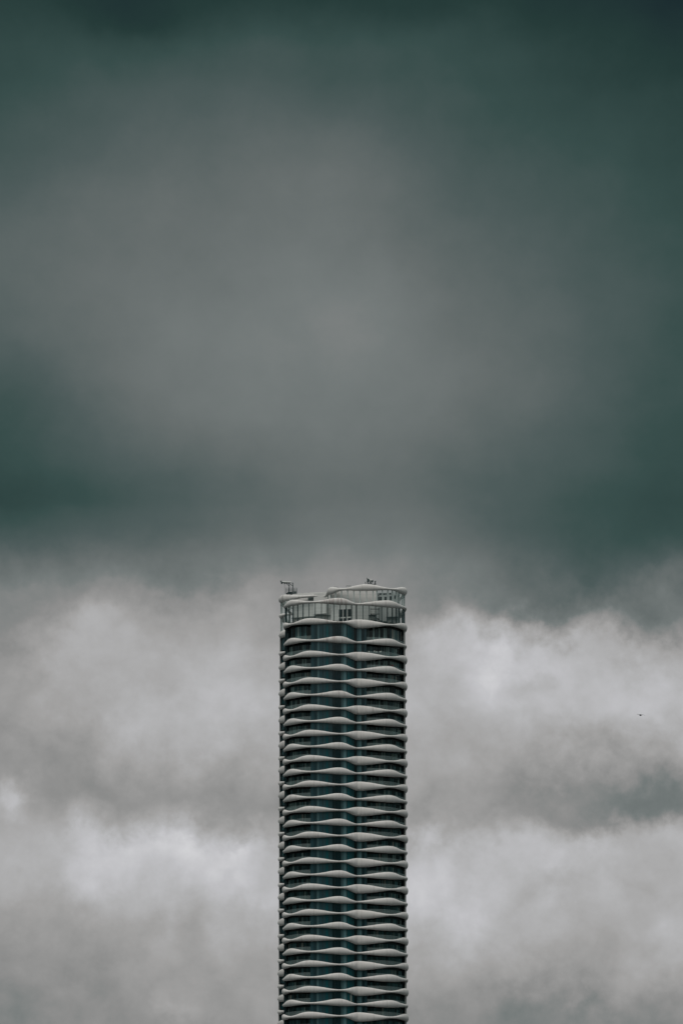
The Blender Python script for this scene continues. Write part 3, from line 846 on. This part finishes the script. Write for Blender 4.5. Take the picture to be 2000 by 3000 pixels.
# facade cleaning davit at the left end of the roof
Y0 = 14.0
def pl(x, y, dy=0.0): return z1px(x, y, Y0 + dy)
base = pl(200, 318)
cr_ = empty("facade_crane", base, label="dark steel facade cleaning crane with railed platform and white boom at the left roof corner", cat="crane")
def cpart(name, mb, m=FRAME): return mb.build(name, m, cr_, -base)
b = MB()
zb_ = pl(0, 300).z
b.box(((pl(142, 0).x + pl(262, 0).x) / 2, Y0, zb_), (pl(262, 0).x - pl(142, 0).x, 1.8, 0.22), DKM)
b.box((pl(185, 0).x, Y0, zb_ + 0.25), (1.2, 1.0, 0.4), DKM); b.box((pl(240, 0).x, Y0, zb_ + 0.35), (0.7, 1.1, 0.6), GRM)
for x in (150, 250): b.box((pl(x, 0).x, Y0, zb_ - 0.45), (0.25, 1.2, 0.7), DKM)
cpart("platform", b)
b = MB()
xs = [pl(x, 0).x for x in (143, 172, 202, 232, 260)]
for yy in (-0.88, 0.88):
    for x in xs: b.bar((x, Y0 + yy, zb_), (x, Y0 + yy, pl(0, 242).z), 0.045, 6, col=DKM)
    for zz in (pl(0, 243).z, pl(0, 268).z): b.bar((xs[0], Y0 + yy, zz), (xs[-1], Y0 + yy, zz), 0.045, 6, col=DKM)
for x in (xs[0], xs[-1]):
    for zz in (pl(0, 243).z, pl(0, 268).z): b.bar((x, Y0 - 0.88, zz), (x, Y0 + 0.88, zz), 0.045, 6, col=DKM)
cpart("railing", b)
for x, yt in ((176, 178), (216, 176)):
    b = MB(); b.bar(pl(x, 300), pl(x, yt), 0.13, 8, 0.09, col=DKM); cpart("mast", b)
b = MB(); b.bar(pl(96, 168), pl(196, 172), 0.22, 10, col=WHM); b.bar(pl(80, 160), pl(100, 168), 0.12, 8, col=DKM); cpart("boom", b)
b = MB()
b.bar(pl(140, 182), pl(174, 208), 0.09, 6, col=DKM); b.bar(pl(176, 184), pl(216, 212), 0.08, 6, col=DKM); b.bar(pl(196, 178), pl(218, 182), 0.07, 6, col=DKM)
b.bar(pl(112, 178), pl(176, 184), 0.08, 6, col=DKM)
cpart("brace", b)
b = MB(); b.box(pl(96, 178), (0.45, 0.5, 0.5), DKM); b.box(pl(124, 182), (0.3, 0.4, 0.35), DKM); b.box(pl(82, 160), (0.12, 0.3, 0.5), DKM); b.bar(pl(97, 168), pl(97, 152), 0.05, 6, col=DKM); b.bar(pl(152, 170), pl(152, 158), 0.05, 6, col=DKM)
cpart("winch_head", b)
b = MB()
for x in (124, 132): b.bar(pl(x, 184), pl(x, 302), 0.022, 5, col=GRM)
cpart("rope", b)
# the second machine behind the roof band on the right
Y0 = 9.0
base = pl(1060, 215)
cr_ = empty("roof_crane", base, label="small angled service crane with a pale boom behind the top roof band", cat="crane")
b = MB(); b.bar(pl(1026, 128), pl(1088, 158), 0.20, 10, col=WHM); b.bar(pl(1022, 132), pl(1032, 120), 0.10, 8, col=DKM); cpart("boom", b)
b = MB()
b.bar(pl(1036, 138), pl(1032, 172), 0.20, 8, col=DKM); b.bar(pl(1046, 150), pl(1072, 196), 0.09, 6, col=DKM); b.bar(pl(1072, 150), pl(1040, 200), 0.09, 6, col=DKM)
b.bar(pl(1084, 158), pl(1066, 176), 0.08, 6, col=DKM); b.bar(pl(1058, 140), pl(1078, 176), 0.07, 6, col=DKM); b.bar(pl(1034, 172), pl(1036, 214), 0.12, 8, col=DKM); b.bar(pl(1074, 180), pl(1076, 214), 0.10, 8, col=DKM)
cpart("brace", b)
b = MB(); b.box(pl(1036, 150), (0.5, 0.5, 0.8), DKM); b.box(pl(1086, 160), (0.35, 0.4, 0.5), DKM); cpart("winch_head", b)
b = MB(); b.box(pl(1060, 206), (2.2, 1.6, 0.5), DKM); cpart("platform", b)
b = MB(); b.bar(pl(1115, 212), pl(1115, 158), 0.11, 8, col=DKM); b.box(pl(1115, 160), (0.42, 0.3, 0.12), DKM); b.box(pl(1114, 176), (0.3, 0.3, 0.1), DKM); b.box(pl(1115, 190), (0.45, 0.35, 0.14), DKM)
tag(b.build("vent_pipe", FRAME), "short dark capped pipe standing right of the small roof crane", "pipe")
b = MB(); b.bar(pl(1009, 210), pl(1009, 168), 0.08, 8, col=DKM); b.box(pl(1009, 172), (0.22, 0.25, 0.3), GRM)
tag(b.build("floodlight_post", FRAME), "stubby post standing left of the small roof crane", "post")
Y0 = 8.0
for (x0, x1, yt, lab) in ((800, 846, 209, "thin pipe guard rail standing on the roof left of the small crane"), (664, 706, 222, "low pipe guard rail over the left bulb of the top roof band")):
    b = MB()
    xm = (x0 + x1) / 2 + 2
    for x in (x0, xm, x1):
        for dy in (0, 0.8): b.bar(pl(x, 244, dy), pl(x, yt, dy), 0.05, 6, col=DKM)
    for dy in (0, 0.8): b.bar(pl(x0, yt, dy), pl(x1, yt + 2, dy), 0.05, 6, col=DKM)
    for x in (x0, x1): b.bar(pl(x, yt, 0), pl(x, yt, 0.8), 0.05, 6, col=DKM)
    tag(b.build("guard_rail", FRAME), lab, "railing", group="guard rails on the roof")

# ------------------------------------------------------------------ small things on the balconies
LEAF = tinted("leaf", 0.6, 1.4)
def plant(px, py, Y, kind, lab, grp=None):
    """kind: leaf colours"""
    p = unproject(px, py, Y)
    # stand it on the slab below
    z = max(zz for zz, k in levels if zz < p.z) + 0.10
    o = empty("potted_plant", (p.x, Y, z), label=lab, cat="plant", group=grp)
    b = MB(); b.bar((0, 0, 0), (0, 0, 0.5), 0.22, 10, 0.30, col=T(150, 150, 146)); b.build("pot", FRAME, o)
    b = MB(); rnd = random.Random(int(px))
    top = p.z - z + 0.15
    for k in range(90):
        a = rnd.uniform(0, 6.28); r_ = rnd.uniform(0, 0.42); h = rnd.uniform(0.45, max(1.0, top))
        c = Vector((r_ * math.cos(a), r_ * math.sin(a), h)); d = Vector((rnd.uniform(-1, 1), rnd.uniform(-1, 1), rnd.uniform(-.3, 1))).normalized() * 0.16
        e = d.cross(Vector((0, 0, 1))).normalized() * 0.07
        b.quad(c - d, c + e, c + d, c - e, rnd.choice(kind))
    b.build("foliage", LEAF, o)
    return o
G1, G2 = T(40, 66, 46), T(62, 84, 60)
PK = T(205, 96, 104)
def depth_at(run, px, inset=0.75):
    X = (px - 1000) / 11.72
    p, n = PLAN.at(PLAN.find(run, X)); q = p - n * inset
    return q.y
plant(1147, 1949, depth_at(1, 1147), [PK, PK, T(190, 70, 80), G1], "red flowering plant showing over the balcony glass on an upper right balcony", None)
for (px, py, run, lab) in ((858, 2172, 0, "bare twiggy plant on a left balcony about a third of the way down the tower"),
                           (841, 2252, 0, "dark plant near the left corner of a balcony, below the bare twiggy plant"),
                           (1104, 2141, 1, "spiky pale plant at the inner end of a right balcony"),
                           (1147, 2212, 1, "low green plant behind the glass of a right balcony, below the spiky pale plant")):
    plant(px, py, depth_at(run, px), [G1, G2, T(110, 112, 98)], lab, "plants on the balconies")
LAMP, nt, pb = mat("lamp_glow")
pb.inputs['Base Color'].default_value = (0.8, 0.78, 0.72, 1)
pb.inputs['Emission Color'].default_value = (1.0, 0.93, 0.85, 1); pb.inputs['Emission Strength'].default_value = 0.3
for px, py, lab in ((1080.5, 1909.3, "small lit wall lamp nearest the fold on the second balcony down at right"), (1096.5, 1908.6, "smallest lit lamp, second from the fold on the right balcony"),
                    (1102.5, 1909.8, "lit lamp third from the fold on the right balcony"), (1112.3, 1909.6, "left lamp of the close lit pair on the right balcony"), (1115.8, 1909.6, "right lamp of the close lit pair on the right balcony")):
    Y = depth_at(1, px, 1.55); p = unproject(px, py, Y)
    b = MB(); b.box((0, 0, 0), (0.16, 0.12, 0.30), None); b.bar((0, 0, 0.15), (0, 0, 0.21), 0.09, 8, 0.03)
    o = tag(b.build("wall_lamp", LAMP, None, p), lab, "lamp", group="lit lamps on the right balcony")

# ------------------------------------------------------------------ birds
BIRD, nt, pb = mat("dark_feathers")
geo = nt.nodes.new('ShaderNodeNewGeometry')
nt.links.new(mmix(nt, mnoise(nt, geo.outputs['Position'], 9.0), (0.012, 0.013, 0.014), (0.035, 0.036, 0.038)), pb.inputs['Base Color'])
def bird(loc, span, rot, lab, up):
    """one skin: a chain for body and tail, two bent wings"""
    b = MB()
    prof = [(-0.30, 0.004), (-0.27, 0.012), (-0.24, 0.035), (-0.20, 0.045), (-0.15, 0.042), (-0.08, 0.078), (0.02, 0.09), (0.12, 0.07), (0.20, 0.04), (0.28, 0.03), (0.36, 0.012)]
    n = 10; rows = []
    for x, r_ in prof:
        fl = 0.35 if x > 0.22 else 1.0
        rows.append([Vector((x, r_ * math.cos(2 * math.pi * k / n) * (1.3 if x > 0.22 else 1), r_ * fl * math.sin(2 * math.pi * k / n))) for k in range(n)])
    for a, c in zip(rows, rows[1:]):
        for k in range(n): b.quad(a[k], a[(k + 1) % n], c[(k + 1) % n], c[k])
    b.poly(rows[0]); b.poly(rows[-1][::-1])
    for sgn in (-1, 1):
        st_ = [(0.03, 0.0, -0.10, 0.10, 0.022), (0.14, 0.07 * up, -0.12, 0.11, 0.02), (0.30, 0.13 * up, -0.10, 0.10, 0.014), (0.42, 0.10 * up, -0.04, 0.12, 0.009), (0.52, 0.05 * up, 0.06, 0.13, 0.004)]
        secs = []
        for yy, zz, x0, x1, th in st_:
            secs.append([Vector((x0, sgn * yy, zz)), Vector(((x0 * 2 + x1) / 3, sgn * yy, zz + th)), Vector((x1, sgn * yy, zz)), Vector(((x0 * 2 + x1) / 3, sgn * yy, zz - th))])
        for a, c in zip(secs, secs[1:]):
            for k in range(4): b.quad(a[k], a[(k + 1) % 4], c[(k + 1) % 4], c[k])
        b.poly(secs[-1])
    o = b.build("bird", BIRD, None, loc, smooth=True)
    o.scale = (span,) * 3
    o.rotation_euler = rot
    return tag(o, lab, "bird")
bird(unproject(1874.5, 2095, -300), 1.6, (R(12), R(-5), R(58)), "dark bird gliding with spread wings in the pale cloud right of the tower", 0.55)
bird(unproject(522.5, 2394, 60), 0.34, (R(10), R(20), R(40)), "tiny bird speck below the grey cloud shelf left of the tower", 0.8)
